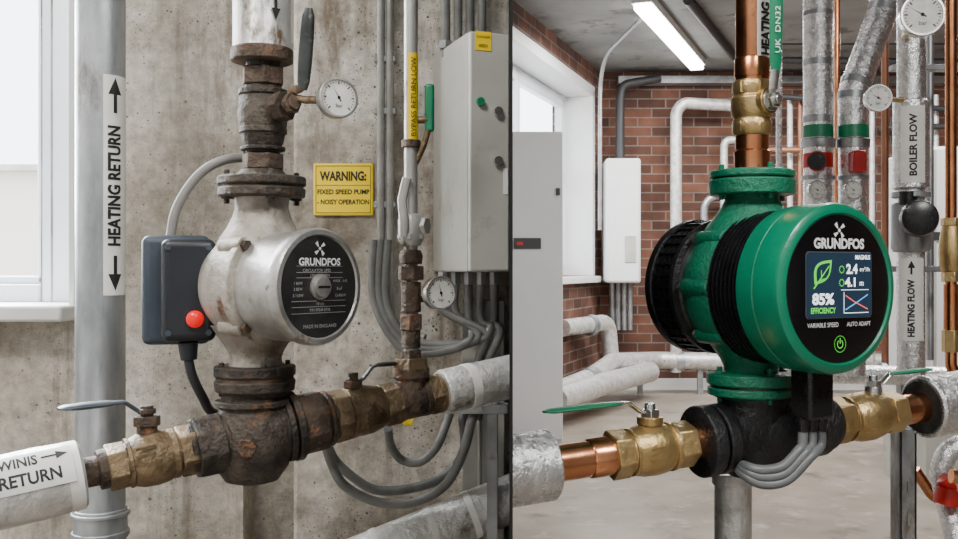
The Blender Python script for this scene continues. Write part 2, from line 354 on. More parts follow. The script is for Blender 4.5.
obj('sash_frame',[bx(px2x(33,fy),xf,fy+.012,fy+.05,wz0,wz1),bx(wxl+.05,xf,fy+.012,fy+.05,zat(284,fy),zat(276,fy))],'pvc',w1,bev=.003)
obj('frame_rebates',[bx(px2x(51,fy),px2x(53,fy),fy-.001,fy+.002,wz0,wz1),bx(px2x(41,fy),px2x(42.2,fy),fy-.001,fy+.002,wz0,wz1)],'galv',w1)
obj('reveal_lining',bx(x1-.004,x1+.003,WB-.004,fy+.06,wz0,wz1),'sill',w1)
obj('window_sill',bx(wxl-.02,x1+.006,WB-.05,fy+.02,zat(322,WB-.05),wz0+.002),'sill',w1,bev=.004)
obj('baseboard_east_room',bx(px2x(597,8)+.05,XR,DB-.02,DB,0,.09),'plaster',sm=0)

# ================================================================ LEFT ROOM
LL=(at(258,434,1.0),V((1,.58,.165)))
g=grp('heating_return_pipe'); d=1.15; cx=px2x(100.5,d); r=.0272
obj('pipe',cyl(V((cx,d,0)),V((cx,d,CEIL)),r,40),'galv',g)
obj('pipe_coupling',[vert(100.5,d,[(539,25.5),(508,25.5)],40),vert(100.5,d,[(515,28),(511,28)],40),vert(100.5,d,[(536,27.5),(530,27.5)],40)],'galv',g,bev=.001)
t0,t1=math.radians(28),math.radians(97)
z0,z1=zat(295,d),zat(78,d)
obj('flow_label',cylpatch(cx,d,r+.0006,t0,t1,z0,z1),'label',g)
th=math.radians(56); Rm=r+.0012
fn=cylmap(cx,d,Rm,th,zat(187,d))
txt('label_text','HEATING RETURN',.0215,fn,'ink',g,cuts=3,bold=.0008,wid=.136)
def arrow(zc,s):
    P=[[(-.021*s,.0022),(-.021*s,-.0022),(.0,-.0022),(.0,.0022)],[(0,.0085),(0,0),(0,-.0085),(.019*s,0)]]
    if s<0: P=[p[::-1] for p in P]
    shape('label_arrow',P,cylmap(cx,d,Rm,th,zc),'ink',g)
arrow(zat(97,d),1); arrow(zat(274,d),-1)

g=grp('insulated_pipe')
obj('insulation_sleeve',run(LL,[(-60,37),(40,36.5),(80,34),(83,31.5),(84,17)],48),'foilold',g)
obj('insulation_tape',run(LL,[(66,35.2),(80,34.6)],48),'label',g)
A,U_,W_=frame(LL[1]); c0=lp(LL,25); Rr=.0335+.0008
A=LL[1].normalized(); side=V((A.y,-A.x,0)).normalized(); upv=side.cross(A)*-1
if upv.z<0: upv=-upv
def sleeve(a,b,R=Rr,th0=.62):
    t=th0+b/R; return c0+A*a+side*(R*math.cos(t))+upv*(R*math.sin(t))
n=12; vs=[];fs=[]
for i in range(n+1):
    b=-.019+.038*i/n
    for a in(-.045,.040): vs.append(sleeve(a,b,Rr-.0004))
for i in range(n): fs.append((2*i,2*i+1,2*i+3,2*i+2))
obj('flow_label',(vs,fs),'label',g)
txt('label_text_1','WINIS',.015,lambda a,b:sleeve(a-.004,b+.0085),'ink',g,cuts=2,bold=.0004,wid=.032)
txt('label_text_2','RETURN',.015,lambda a,b:sleeve(a+.004,b-.0085),'ink',g,cuts=2,bold=.0004,wid=.050)
shape('label_arrow',[[(.015,.0085),(.028,.0085),(.028,.0105),(.015,.0105)],[(.027,.005),(.037,.0095),(.027,.014)]],sleeve,'ink',g)

def L_(*a,**k): return run(LL,*a,**k)
g=grp('pipe_section')
obj('pipe_stub',L_([(82,15),(116,15)]),'rust',g)
obj('collar',L_([(98,20),(108,20)],seg=36),'rust',g,bev=.001)
g=grp('ball_valve')
obj('valve_hex_ends',[L_([(107,24),(127,23.5)],seg=6,phase=.3),L_([(178,26),(199,26)],seg=6,phase=.3)],'oldbrass',g,bev=.0015)
obj('valve_body',[L_([(125,20),(132,24),(140,27),(155,27.5),(166,26),(176,22),(180,21)]),L_([(170,25),(176,25)]),L_([(127,25),(131,25)])],'oldbrass',g,bev=.0006)
cn=V((.2,-.95,.25)).normalized()
obj('body_cast_marks',[box(lp(LL,150)+cn*.0262+Z*z_,.009,.001,.0012,LL[1],cn) for z_ in (-.006,.001,.008)],'oldbrass',g)
P=lp(LL,147)
obj('valve_stem',[cyl(P,P+Z*.036,.0095,20),lathe([(.0315,.0125),(.041,.0125)],P,Z,6),lathe([(.041,.006),(.051,.006)],P,Z,12),lathe([(.043,.0085),(.048,.0085)],P,Z,6)],'rust',g,bev=.0008)
lever(g,[at(150,413,P.y),at(138,411,P.y-.002),at(124,402,P.y-.01),at(98,404,P.y-.024)],.008,.003,(at(116,402.5,P.y-.012),at(58,409,P.y-.045)),'handle','handle',Z)
g=grp('pipe_union')
obj('union_nut',[L_([(194,32),(222,32)],seg=8,phase=.2),L_([(188,24),(196,24)]),L_([(220,27),(228,27)])],'rustd',g,bev=.002)
g=grp('cast_iron_tee')
P=lp(LL,252)
obj('tee_body',[L_([(224,24),(232,30),(244,36),(262,37),(278,33),(292,27)]),lathe([(-.048,.012),(-.044,.026),(-.03,.036),(0,.040),(.02,.034),(.035,.03),(.06,.03)],V((P.x,P.y,P.z)),Z,36)],'rustd',g)
obj('drain_plug',[lathe([(0,.010),(.008,.010)],P+V((.006,-.040,-.004)),V((.1,-1,-.1)),6)],'rust',g,bev=.001)
obj('tee_rings',[L_([(226,31),(232,31)]),L_([(282,34),(288,34)]),L_([(290,35),(297,35)]),lathe([(.03,.036),(.036,.036)],P,Z,36)],'rustd',g,bev=.001)
obj('union_nut',[L_([(297,32),(322,31)],seg=8,phase=.3),L_([(320,25),(334,24)]),L_([(324,28),(329,28)])],'rust',g,bev=.002)
g=grp('ball_valve')
obj('valve_hex_ends',[L_([(331,27),(347,26)],seg=6,phase=.2),L_([(382,22),(398,21.5)],seg=6,phase=.2)],'oldbrass',g,bev=.0012)
obj('valve_body',[L_([(345,22),(351,24),(358,25),(368,24.5),(376,22),(384,19)]),L_([(347,25.5),(351,25.5)])],'oldbrass',g,bev=.0006)
P=lp(LL,353)
obj('valve_stem',[cyl(P,P+Z*.034,.008,20),lathe([(.026,.0105),(.034,.0105)],P,Z,6),lathe([(.034,.0055),(.042,.0055)],P,Z,12)],'rust',g,bev=.0006)
lever(g,[at(352,383,P.y),at(362,380,P.y),at(372,367,P.y+.01),at(384,363,P.y+.02)],.005,.0022,(at(376,365,P.y+.012),at(401,363,P.y+.03)),'handleb','handleb',Z)
g=grp('pipe_tee')
P=lp(LL,411)
obj('tee_body',[L_([(396,16),(402,19),(420,19),(428,16)]),L_([(396,20),(401,20)]),L_([(421,19.5),(426,19.5)]),lathe([(-.012,.02),(.022,.017),(.024,.020),(.034,.020)],P,Z,30)],'rust',g,bev=.001)
obj('hex_nut',[L_([(426,21),(437,21)],seg=6),L_([(436,19),(446,19)]),lathe([(.03,.021),(.045,.019)],P,Z,6)],'oldbrass',g,bev=.001)
g=grp('insulated_pipe')
An=LL[1].normalized()
t=(.012-LL[0].x)/LL[1].x; e=LL[0]+LL[1]*t
s=lp(LL,441)
obj('insulation_sleeve',trimx(lathe([(0,.016),(.0008,.0235),(.004,.0248),((e-s).length,.0248)],s,LL[1],40),An,xmax=-.0016),'foilold',g)
obj('insulation_end',disc(s-An*.0003,LL[1],.0225),'oldclad',g)
obj('tape_band',lathe([(.03,.0256),(.04,.0256)],s,LL[1],40),'label',g)

g=grp('clad_riser_pipe'); d=1.0; cx=px2x(262,d)
obj('cladding',lathe([(zat(60,d),.0285),(zat(52,d),.0295),(zat(50,d),.0285),(CEIL,.0285)],V((cx,d,0)),Z,44),'oldclad',g)
obj('cladding_rim',vert(262,d,[(63,27),(62,30.5),(50,30.5),(49,29)],44),'rust',g,bev=.001)
fn=flat(V((cx+.0195,d-.0232,zat(14,d))),V((.75,.66,0)).normalized(),Z)
shape('flow_arrow',[[(-.0015,.02),(.0015,.02),(.0015,0),(-.0015,0)][::-1],[(-.005,0),(.005,0),(0,-.012)][::-1]],fn,'ink',g)
g=grp('ball_valve')
obj('valve_hex_ends',[vert(263,d,[(86,22),(68,22)],6,.3),vert(263,d,[(170,21),(154,21)],6,.5)],'rust',g,bev=.0015)
obj('valve_body',[vert(263,d,[(154,17),(148,17),(143,20),(128,23),(112,25),(98,23),(92,20),(86,18)]),vert(263,d,[(96,24),(90,24)]),vert(263,d,[(134,23.5),(128,23.5)]),vert(263,d,[(68,17),(60,17)]),vert(263,d,[(180,16),(168,16)]),vert(263,d,[(151,22),(147,22)])],'rustd',g,bev=.001)
B=at(276,109,.985); N=V((.75,-.6,.12)).normalized()
obj('valve_stem',[cyl(at(265,110,1),B+N*.012,.013,24),lathe([(.006,.015),(.016,.015)],B,N,6),lathe([(.016,.007),(.03,.007)],B,N,14),lathe([(.021,.0105),(.027,.0105)],B,N,6)],'rust',g,bev=.0008)
Q=B+N*.022
lever(g,[Q,Q+V((.002,-.002,.012)),at(302,88,.965),at(304,72,.965)],.0062,.0028,(at(303,90,.965),at(309,8,.965)),'oldbrass','handleb',V((.25,-1,0)))
gc=at(338,98,.95)
gauge('pressure_gauge',gc,V((.62,-1,.05)),.0195,conn=[at(270,110,.99),at(292,97,.975),at(305,100,.968),gc+V((-.006,.012,0))],rim='pumprim',ang=.1)

# ---- old circulation pump
g=grp('circulation_pump'); C=at(261,286,1.0); a=math.radians(55); A=V((math.sin(a),-math.cos(a),0)); U=V((math.cos(a),math.sin(a),0))
fl=[vert(262,1,[(186,42),(185,43.5),(178,43.5),(177,42)],48),vert(262,1,[(198,38),(197,42.5),(189,43),(188,41)],48),vert(262,1,[(178,28),(172,22),(170,21)],40)]
fl+=[vert(255,1,[(376,38),(375,40),(366,40),(365,38)],48),vert(255,1,[(391,36),(390,39),(380,40),(379,38)],48),vert(255,1,[(396,32),(390,36)],40)]
fl+=ring_bolts(at(262,188,1),Z,.035,4,.0060,.012,.5)+ring_bolts(at(255,378,1),Z,.033,4,.0055,.012,.5)
obj('flanges',fl,'rustd',g,bev=.001)
obj('flange_gaskets',[vert(262,1,[(189,40),(186,40)],48),vert(255,1,[(380,38),(375,38)],48)],'rust',g)
obj('volute_necks',[vert(262,1,[(250,46),(240,42),(228,34),(218,29),(208,26),(197,27)],44),vert(256,1,[(368,27),(358,25),(350,28),(340,34),(325,44)],44)],'pumpsil',g)
obj('volute_casing',lathe([(-.048,.012),(-.046,.034),(-.038,.047),(-.024,.054),(-.005,.0575),(.008,.0575),(.014,.060),(.021,.060),(.022,.055)],C,A,56),'pumpsil',g,bev=.0008)
obj('casing_lugs',[lathe([(-.012,.006),(-.008,.009),(.021,.009)],C+U*(.0545*math.cos(q))+Z*(.0545*math.sin(q)),A,16) for q in (.78,2.35,3.93,5.5)],'pumpsil',g,bev=.0008)
obj('casing_bolts',[lathe([(.020,.0055),(.027,.0055)],C+U*(.0555*math.cos(q))+Z*(.0555*math.sin(q)),A,6) for q in (.78,2.35,3.93,5.5)],'rust',g,bev=.0005)
obj('motor_shell',lathe([(.021,.052),(.026,.0535),(.066,.0535),(.070,.056),(.080,.0565),(.084,.0545),(.0845,.050),(.0825,.0485)],C,A,64),'pumprim',g)
fc=C+A*.0828
obj('nameplate',disc(fc,A,.0486,64),'plate',g,sm=0)
obj('vent_screw',[lathe([(0,.0125),(.002,.0125),(.003,.0105),(.0055,.0100),(.006,.009)],fc,A,30)],'pumprim',g)
obj('screw_slot',box(fc+A*.0062,.0075,.0005,.0011,U,A,Z),'ink',g)
fn=flat(fc+A*.0004,U,Z)
txt('brand_text','GRUNDFOS',.0098,lambda x,y:fn(x,y+.0235),'wtext',g,bold=.0003,wid=.054)
def logo(fn,x,y,s,mat,par):
    P=[]
    for k in range(4):
        b0=math.pi/4+k*math.pi/2
        P.append([(x+s*math.cos(b0-.22)*.35,y+s*math.sin(b0-.22)*.35),(x+s*math.cos(b0-.38),y+s*math.sin(b0-.38)),(x+s*math.cos(b0+.12),y+s*math.sin(b0+.12)),(x+s*math.cos(b0+.3)*.35,y+s*math.sin(b0+.3)*.35)])
    P.append([(x+s*.22*math.cos(q),y+s*.22*math.sin(q)) for q in [k*math.pi/4 for k in range(8)]])
    shape('logo_mark',P,fn,mat,par)
logo(fn,0,.0365,.0078,'wtext',g)
for i,(s_,xx,yy,z_) in enumerate([('CIRCULATOR UPS2',-.004,.0155,.0042),('230V 50Hz  IP44',.0,.0108,.0038),('MADE   0.45',.027,.0054,.0036),('1 60W',-.028,.0035,.0040),('2 85W',-.028,-.002,.0040),('3 110W',-.028,-.008,.0040),('8 uF',.026,-.002,.0042),('CLASS H',.027,-.0085,.0038),('TF110',.0,-.0165,.0040),('P/N 59544 0718',.0,-.0220,.0040),('MADE IN ENGLAND',.0,-.0375,.0048)]):
    txt('plate_text_%d'%i,s_,z_,lambda x,y,xx=xx,yy=yy:fn(x+xx,y+yy),'gtext',g)
pl=[]
for yy in (.0195,.0135,.0085,-.0135,-.0190,-.025): pl.append([(-.036 if yy<0 else -.03,yy),(.034 if yy<0 else .03,yy),(.034 if yy<0 else .03,yy+.0004),(-.036 if yy<0 else -.03,yy+.0004)])
shape('plate_rules',pl,fn,'gtext',g)
tb=at(178,290,1.0)
tu=V((.95,.3,0)); tw=V((-.3,.95,0))
obj('terminal_box_lid',box(tb+V((.012,-.004,0)),.026,.013,.051,tu,tw),'slate',g,bev=.008,seg=4)
obj('terminal_box',box(tb+V((-.008,.020,0)),.033,.021,.055,tu,tw),'slate_lit',g,bev=.008,seg=4)
obj('lid_screws',[lathe([(0,.003),(.0015,.0028)],tb+V((.012,-.004,0))+tu.normalized()*sx*.019-tw.normalized()*.0128+Z*sz*.042,-tw,14) for sx in(-1,1) for sz in(-1,1)],'slate_lit',g)
obj('terminal_bracket',cyl(tb+V((.01,.02,0)),C-A*.02,.026,28),'pumpsil',g)
obj('indicator_light',lathe([(0,.0085),(.003,.0085),(.006,.006),(.0075,.002)],at(195,319,.984),V((.3,-.95,0)),28),'red',g)
obj('cable_gland',cyl(at(188,342,1.0),at(189,360,1.0),.010,20,.008),'slate',g,bev=.001)
g=grp('pump_cable')
obj('supply_cable',sweep(spline([at(188,356,1.0),at(192,375,1.0),at(203,398,1.01),at(212,412,1.03),at(232,418,1.05)]),.0048,14),'cableblk',g)
g=grp('sensor_cable')
obj('cable_sheath',sweep(spline([at(170,242,1.02),at(176,210,1.02),at(194,180,1.02),at(216,163,1.02),at(242,158,1.03),at(250,168,1.03)]),.0048,14),'cablelt',g)

g=grp('small_bore_pipe'); P=lp(LL,411); d=P.y
obj('pipe',cyl(V((P.x,d,P.z+.03)),V((P.x,d,CEIL)),.0075,20),'oldclad',g)
obj('pipe_fittings',[vert(411,d,[(364,11),(350,11)],6),vert(411,d,[(348,9.5),(328,9.5)]),vert(411,d,[(330,12),(314,12)],6),vert(411,d,[(312,10),(282,10)]),vert(411,d,[(280,13.5),(266,13.5)],6,.3),vert(411,d,[(264,11),(256,12),(250,10)]),vert(411,d,[(148,9.5),(140,9.5)])],'rust',g,bev=.001)
obj('service_valve',[vert(411,d,[(246,10),(240,13),(220,13),(214,9)]),vert(411,d,[(240,14.5),(234,14.5)],6),cyl(at(399,226,d),at(423,226,d),.0075,18),lathe([(0,.010),(.008,.010)],at(421,226,d-.0),V((1,-.4,0)),6)],'oldclad',g,bev=.001)
obj('service_lever',sweep([at(404,236,d-.014),at(404,222,d-.016),at(402,200,d-.012),at(407,178,d-.012)],.003,10,rw=.005,up=Y),'oldclad',g)
obj('pipe_label',cylpatch(P.x,d,.0083,-.3,1.3,zat(142,d),zat(54,d)),'yellow',g)
txt('label_text','BYPASS RETURN LOW',.0085,cylmap(P.x,d,.0089,.48,zat(98,d)),'ink',g,cuts=3,wid=.085)
obj('isolation_handle',box(at(429.5,108,d),.0052,.0035,.026),'greenh',g,bev=.003,seg=3)
obj('isolation_stem',[cyl(at(411,120,d),at(428,120,d),.004,12),cyl(at(411,172,d),at(424,144,d),.004,12),cyl(at(424,144,d),at(429,128,d),.0035,12)],'oldbrass',g)
gc=at(440,293,1.07)
gauge('pressure_gauge',gc,V((.62,-1,.05)),.0185,conn=[at(411,300,d),at(424,299,1.1),gc+V((-.004,.012,0))],rim='pumprim',ang=-.2)

g=grp('warning_sign'); pc=at(343.5,189.5,PL-.003)
obj('sign_plate',box(pc,.0385,.0015,.0335),'yellow',g,bev=.0015)
fn=flat(pc+V((0,-.0018,0)),X,Z)
txt('sign_title','WARNING:',.0160,lambda x,y:fn(x,y+.0165),'ink',g,bold=.0007,wid=.060)
txt('sign_text_1','FIXED SPEED PUMP',.0085,lambda x,y:fn(x,y-.0035),'ink',g,bold=.0003,wid=.067)
txt('sign_text_2','- NOISY OPERATION',.0085,lambda x,y:fn(x,y-.0165),'ink',g,bold=.0003,wid=.067)
b=.0355;c=.0305;w=.0008
shape('sign_border',[[(-b,c),(b,c),(b,c-w),(-b,c-w)],[(-b,-c),(b,-c),(b,-c+w),(-b,-c+w)],[(-b,-c),(-b+w,-c),(-b+w,c),(-b,c)],[(b,-c),(b-w,-c),(b-w,c),(b,c)],[(-b,.005),(b,.005),(b,.0056),(-b,.0056)]],fn,'ink',g)

g=grp('electrical_enclosure')
fcn=V((-.0470,1.150,0)); bl=V((-.1005,PL-.002,0)); sd=(bl-fcn); fd=V((-sd.y,sd.x,0)).normalized()*-1
sdn=sd.normalized()
zt,zb=zat(30,1.15),zat(272,1.15)
def prism(pts,z0,z1):
    n=len(pts); vs=[V((p.x,p.y,z0)) for p in pts]+[V((p.x,p.y,z1)) for p in pts]
    return vs,[tuple(range(n)),tuple(range(n,2*n))]+[(i,(i+1)%n,n+(i+1)%n,n+i) for i in range(n)]
fr_=fcn+fd*(( -.002-fcn.x)/fd.x)
obj('cabinet_shell',prism([fcn+sdn*.010,bl,V((-.002,PL-.002,0)),V((-.002,(fr_+sdn*.01).y,0))],zb,zt),'encl_shade',g,bev=.002)
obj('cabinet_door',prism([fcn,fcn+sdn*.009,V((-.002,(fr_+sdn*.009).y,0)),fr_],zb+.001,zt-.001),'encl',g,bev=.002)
nd=V((fd.y,-fd.x,0)).normalized()
f0=lambda px,py: fcn+fd*((px-472)/1000*1.2)+nd*.0008+Z*(zat(py,1.15))
obj('hazard_sticker',quad(f0(485,40),fd,Z,.020,.022),'yellow',g,sm=0)
txt('sticker_text','DANGER',.0042,lambda x,y:f0(485,36)+fd*x+Z*y+nd*.0006,'ink',g)
txt('sticker_text_b','400V',.0055,lambda x,y:f0(485,45)+fd*x+Z*y+nd*.0006,'ink',g)
obj('status_lamp',lathe([(0,.005),(.004,.0045)],f0(482,101),nd,16),'greenh',g)
obj('door_lock',[lathe([(0,.006),(.004,.0055)],f0(500,110),nd,20),lathe([(0,.006),(.004,.0055)],f0(500,160),nd,20)],'steel',g)
obj('rating_label',quad(f0(508,180),fd,Z,.006,.03),'white',g,sm=0)
obj('cable_glands',[cyl(V((-.085+.016*k,1.245,zb)),V((-.085+.016*k,1.245,zb-.016)),.0065,6) for k in range(5)],'greyst',g,bev=.0006)
g=grp('cable_bundle')
for k in range(5):
    x=-.085+.016*k; s=V((x,1.245,zb-.012))
    pts=[s,s+V((0,0,-.035-.004*k)),at(468-9*k+20,335+3*k,1.23),at(440-4*k,345+4*k,1.24),at(405-3*k,335+5*k,1.25),at(386-6*k,300,1.262),at(384-7*k+4,240,1.268)] if k<3 else [s,s+V((0,0,-.05)),at(500-(k-3)*10,330,1.23),at(484-(k-3)*9,372,1.24),at(478-(k-3)*9,420,1.24)]
    obj('cable_%d'%k,sweep(spline(pts),.0055,12),'cable',g)
g=grp('conduit_run')
for px,r_ in ((381,.0052),(390,.0052)):
    p=at(px,0,1.272); obj('conduit',sweep(fillet([V((p.x,p.y,CEIL)),V((p.x,p.y,zat(318,1.272)))]+([at(396,345,1.272),at(420,352,1.25)] if px==381 else [at(398,330,1.272),at(425,338,1.26)]),.03),r_,14),'conduit',g)
obj('conduit_clips',[box(at(385.5,py,1.278),.014,.009,.004) for py in (60,112,205,290)],'greyst',g,bev=.001)
g=grp('conduit_run')
for k in range(4):
    p=at(446+12*k,10,1.25); obj('conduit_%d'%k,cyl(V((p.x,p.y,zt-.01)),V((p.x,p.y,CEIL)),.0055,16),'cable',g)
obj('conduit_nuts',[lathe([(0,.009),(.01,.009)],V((at(446+12*k,10,1.25).x,1.25,zt)),Z,6) for k in range(4)],'greyst',g,bev=.0006)
g=grp('hanging_cable')
for k,(o,dd) in enumerate(((0,1.2),(9,1.225))):
    obj('loop_%d'%k,sweep(spline([at(324,436,1.13+.03*k),at(331+o*.4,462-o*.3,dd),at(345+o,486-o*.9,dd),at(378,502-o*1.3,dd),at(415,502-o*1.6,dd),at(446,484-o,dd),at(464,450,dd),at(472-o,418,dd),at(480-o,398,1.25)]),.0058,14),'cable',g)
obj('loop_2',sweep(spline([at(388,428,1.15),at(391,446,1.18),at(402,460,1.2),at(420,462,1.2),at(436,448,1.2),at(446,425,1.21),at(452,408,1.24)]),.0052,14),'cable',g)
obj('yellow_marker',lathe([(-.006,.0066),(.006,.0066)],at(408,420,1.2),V((1,0,-.3)),14),'yellow',g)
g=grp('steel_strut_support')
p=at(492.5,470,1.2)
obj('strut',[bx(p.x-.0065,p.x+.0065,1.193,1.197,0,zat(398,1.2)),bx(p.x-.0065,p.x-.004,1.193,1.215,0,zat(398,1.2)),bx(p.x+.004,p.x+.0065,1.193,1.215,0,zat(398,1.2))],'greyst',g,bev=.0005)
obj('strut_arm',[bx(px2x(452,1.2),-.003,1.19,1.215,zat(413,1.2),zat(404,1.2))],'greyst',g,bev=.001)
obj('arm_bolts',[lathe([(0,.006),(.006,.006)],at(px,408.5,1.19),-Y,6) for px in (478,503)],'greyst',g)
g=grp('insulated_pipe')
a0=at(360,560,1.2); a1=at(512,498,1.24); dA=(a1-a0).normalized()
obj('insulation_sleeve',trimx(cyl(a0-(a1-a0)*.5,a1+dA*.03,.029,40),dA,xmax=-.0016),'foilold',g)
obj('tape_bands',[lathe([(s_,.0298),(s_+.008,.0298)],a0,(a1-a0),40) for s_ in (.02,.09,.14)],'label',g)
g=grp('wall_duct')
obj('duct_trunking',[bx(px2x(462,1.28),px2x(505,1.28),1.262,PL,0,zat(300,1.28)),bx(px2x(478,1.28),px2x(482,1.28),1.258,1.27,0,zat(300,1.28))],'encl_shade',g,bev=.002)

# ================================================================ RIGHT ROOM – foreground
LR=(at(765,431.5,1.0),V((1,.42,.07))); Rn=LR[1].normalized()
def R_(*a,**k): return run(LR,*a,**k)
g=grp('insulated_pipe')
t=(-.014-LR[0].x)/LR[1].x; s=LR[0]+LR[1]*t; e=lp(LR,550); ln=(e-s).length
obj('insulation_sleeve',trimx(lathe([(0,.0322),(ln-.002,.0322),(ln-.0006,.0312),(ln,.029),(ln,.017)],s,LR[1],56),Rn,xmin=.0018),'foil',g)
g=grp('copper_pipe')
obj('pipe',R_([(540,18.5),(640,18)],40),'copper',g)
obj('soldered_sleeve',[R_([(588,18.8),(590,20),(612,19.8),(613,18.5)],40)],'copper',g)
g=grp('ball_valve')
obj('valve_hex_ends',[R_([(609,25.5),(627,25)],6,phase=.28),R_([(672,23.5),(690,23.5)],6,phase=.28)],'brass',g,bev=.0013)
obj('valve_body',[R_([(625,20),(631,23.5),(640,26),(652,26.5),(662,25),(670,21),(673,20)],44),R_([(628,24),(631,24)],44),R_([(667,24.5),(671,24.5)],44)],'brass',g,bev=.0005)
P=lp(LR,650)
obj('valve_stem',[cyl(P,P+Z*.030,.0105,24),lathe([(.024,.0125),(.031,.0125)],P,Z,30)],'brass',g,bev=.0006)
obj('stem_nut',[lathe([(.031,.0095),(.038,.0095)],P,Z,6),lathe([(.038,.0055),(.044,.005)],P,Z,16)],'steel',g,bev=.0006)
vn=V((.4,-.92,0)).normalized()
obj('body_cast_marks',[box(lp(LR,645)+vn*.0238+Z*z_,.007,.0010,.0012,LR[1],vn) for z_ in (-.005,0,.005)],'brass',g)
lever(g,[at(652,412,P.y),at(640,412,P.y-.003),at(628,403,P.y-.01),at(610,404,P.y-.018)],.008,.0025,(at(622,403,P.y-.012),at(544,412,P.y-.045)),'steel','greenh',Z)
g=grp('copper_pipe')
obj('pipe',R_([(684,17.5),(712,17.5)],40),'copper',g)
g=grp('copper_pipe')
obj('pipe',R_([(892,15),(950,15)],40),'copper',g)
g=grp('cast_iron_tee')
P=lp(LR,765)
obj('flange_left',[R_([(697,34),(698,36),(709,36),(710,33)],48),R_([(712,30),(713,35),(723,35),(724,31)],48)],'black',g,bev=.0012)
obj('tee_body',[R_([(722,26),(735,27),(750,34),(768,38),(785,36),(800,29),(818,26)],48),lathe([(-.046,.012),(-.043,.024),(-.03,.034),(0,.038),(.03,.035),(.05,.037)],P+V((-.012,0,0)),Z,44)],'black',g)
obj('flange_right',[R_([(806,30),(807,32),(817,32),(819,28)],48),R_([(817,28),(824,28),(830,24)],48)],'black',g,bev=.0012)
obj('flange_bolts',ring_bolts(lp(LR,711),LR[1],.028,4,.0045,.013,.8)+ring_bolts(lp(LR,812),LR[1],.026,4,.0045,.010,.8),'blackpl',g)
g=grp('ball_valve')
obj('valve_hex_ends',[R_([(829,24),(845,23.5)],6,phase=.28),R_([(884,21),(898,21)],6,phase=.28)],'brass',g,bev=.0012)
obj('valve_body',[R_([(843,19),(849,22),(857,24.5),(868,24.5),(876,22),(882,19),(885,18)],44),R_([(845,22.5),(848,22.5)],44)],'brass',g,bev=.0005)
P=lp(LR,873)
obj('valve_stem',[cyl(P,P+Z*.030,.009,24),lathe([(.030,.0085),(.036,.0085)],P,Z,6),lathe([(.036,.005),(.042,.005)],P,Z,12)],'steel',g,bev=.0005)
lever(g,[at(870,387,P.y),at(880,384,P.y),at(888,375,P.y+.005),at(900,372,P.y+.01)],.006,.0022,(at(890,373.5,P.y+.006),at(931,369,P.y+.02)),'steel','greenh',Z)
g=grp('insulated_pipe')
s=lp(LR,922); e=LR[0]+LR[1]*.42
obj('insulation_sleeve',lathe([(0,.0215),(0,.0310),(.0025,.0335),((e-s).length,.0335)],s,LR[1],56),'foil',g)
obj('insulation_end',lathe([(-.0012,.017),(-.0012,.0285),(.001,.0285)],s,LR[1],48),'foilend',g)
d=1.0; g=grp('copper_riser'); cx=px2x(752,d)
obj('pipe',cyl(V((cx,d,zat(172,d))),V((cx,d,CEIL)),.0165,40),'copper',g)
obj('soldered_sleeve',[vert(752,d,[(170,17.5),(152,18),(150,16.5)],40),vert(752,d,[(78,17.8),(60,17.8),(58,16.5)],40)],'copper',g)
obj('flow_label',cylpatch(cx,d,.0176,math.radians(2),math.radians(72),zat(59,d),zat(-60,d)),'label',g)
txt('label_text','HEATING',.0155,cylmap(cx,d,.0182,math.radians(36),zat(32,d)),'ink',g,cuts=3,bold=.0007,wid=.052)
g=grp('ball_valve')
obj('valve_body',[vert(752,d,[(136,18),(133,19.5),(122,19.5),(119,18),(116,20),(110,21),(99,21),(96,18),(93,19.5),(84,19.5),(81,18)],44),vert(752,d,[(133,20),(122,20)],6,.2),vert(752,d,[(95,20.5),(83,20.5)],6,.2)],'brass',g,bev=.0008)
B=at(761,102,.99); N=V((.55,-.83,0)).normalized()
obj('valve_stem',[cyl(at(752,102,1),B+N*.012,.011,24),lathe([(.0,.013),(.012,.013)],B,N,30)],'brass',g,bev=.0006)
obj('stem_nut',[lathe([(.012,.0085),(.020,.0085)],B,N,6),lathe([(.018,.005),(.024,.0045)],B,N,14),lathe([(.012,.0105),(.0135,.0105)],B,N,20)],'steel',g,bev=.0006)
Q=B+N*.015
lever(g,[Q,at(773,90,.965),at(775,74,.966),at(776,60,.966)],.0068,.002,(at(775.5,74,.966),at(777,-60,.966)),'steel','greenh',V((.3,-1,0)))
txt('handle_text','UK  DN32',.0080,lambda x,y:at(776.3,30,.966)+V((.3,-1,0)).normalized()*.0034+Z*x+V((-1,-.3,0)).normalized()*y,'wtext',g,wid=.045)

# ---- modern pump
g=grp('circulation_pump'); C=at(752,287,1.0); a=math.radians(31); A=V((math.sin(a),-math.cos(a),0)); U=V((math.cos(a),math.sin(a),0))
fl=[vert(752,1,[(196,38),(195,42),(181,43),(180,41)],56),vert(751,1,[(384,42),(383,44),(373,44),(372,41)],56)]
obj('green_flanges',fl,'greenc',g,bev=.001)
obj('mating_flanges',[vert(752,1,[(179,39),(178,42),(172,42),(171,40),(170,24),(169,20)],56),vert(751,1,[(400,30),(395,38),(394,43),(387,43),(386,41)],56)],'greenc',g,bev=.001)
obj('flange_gaskets',[vert(752,1,[(181,40),(178,40)],48),vert(751,1,[(387,41),(383,41)],48)],'blackpl',g)
obj('flange_bolts',ring_bolts(at(752,183,1),Z,.034,4,.0055,.0125,.3)+ring_bolts(at(751,383,1),Z,.035,4,.0055,.0125,.3),'greenc',g,bev=.0006)
obj('volute_necks',[vert(752,1,[(240,52),(228,46),(218,38),(208,31),(200,27),(195,27)],48),vert(751,1,[(374,26),(366,27),(358,31),(348,38),(338,46),(325,52)],48)],'greenc',g)
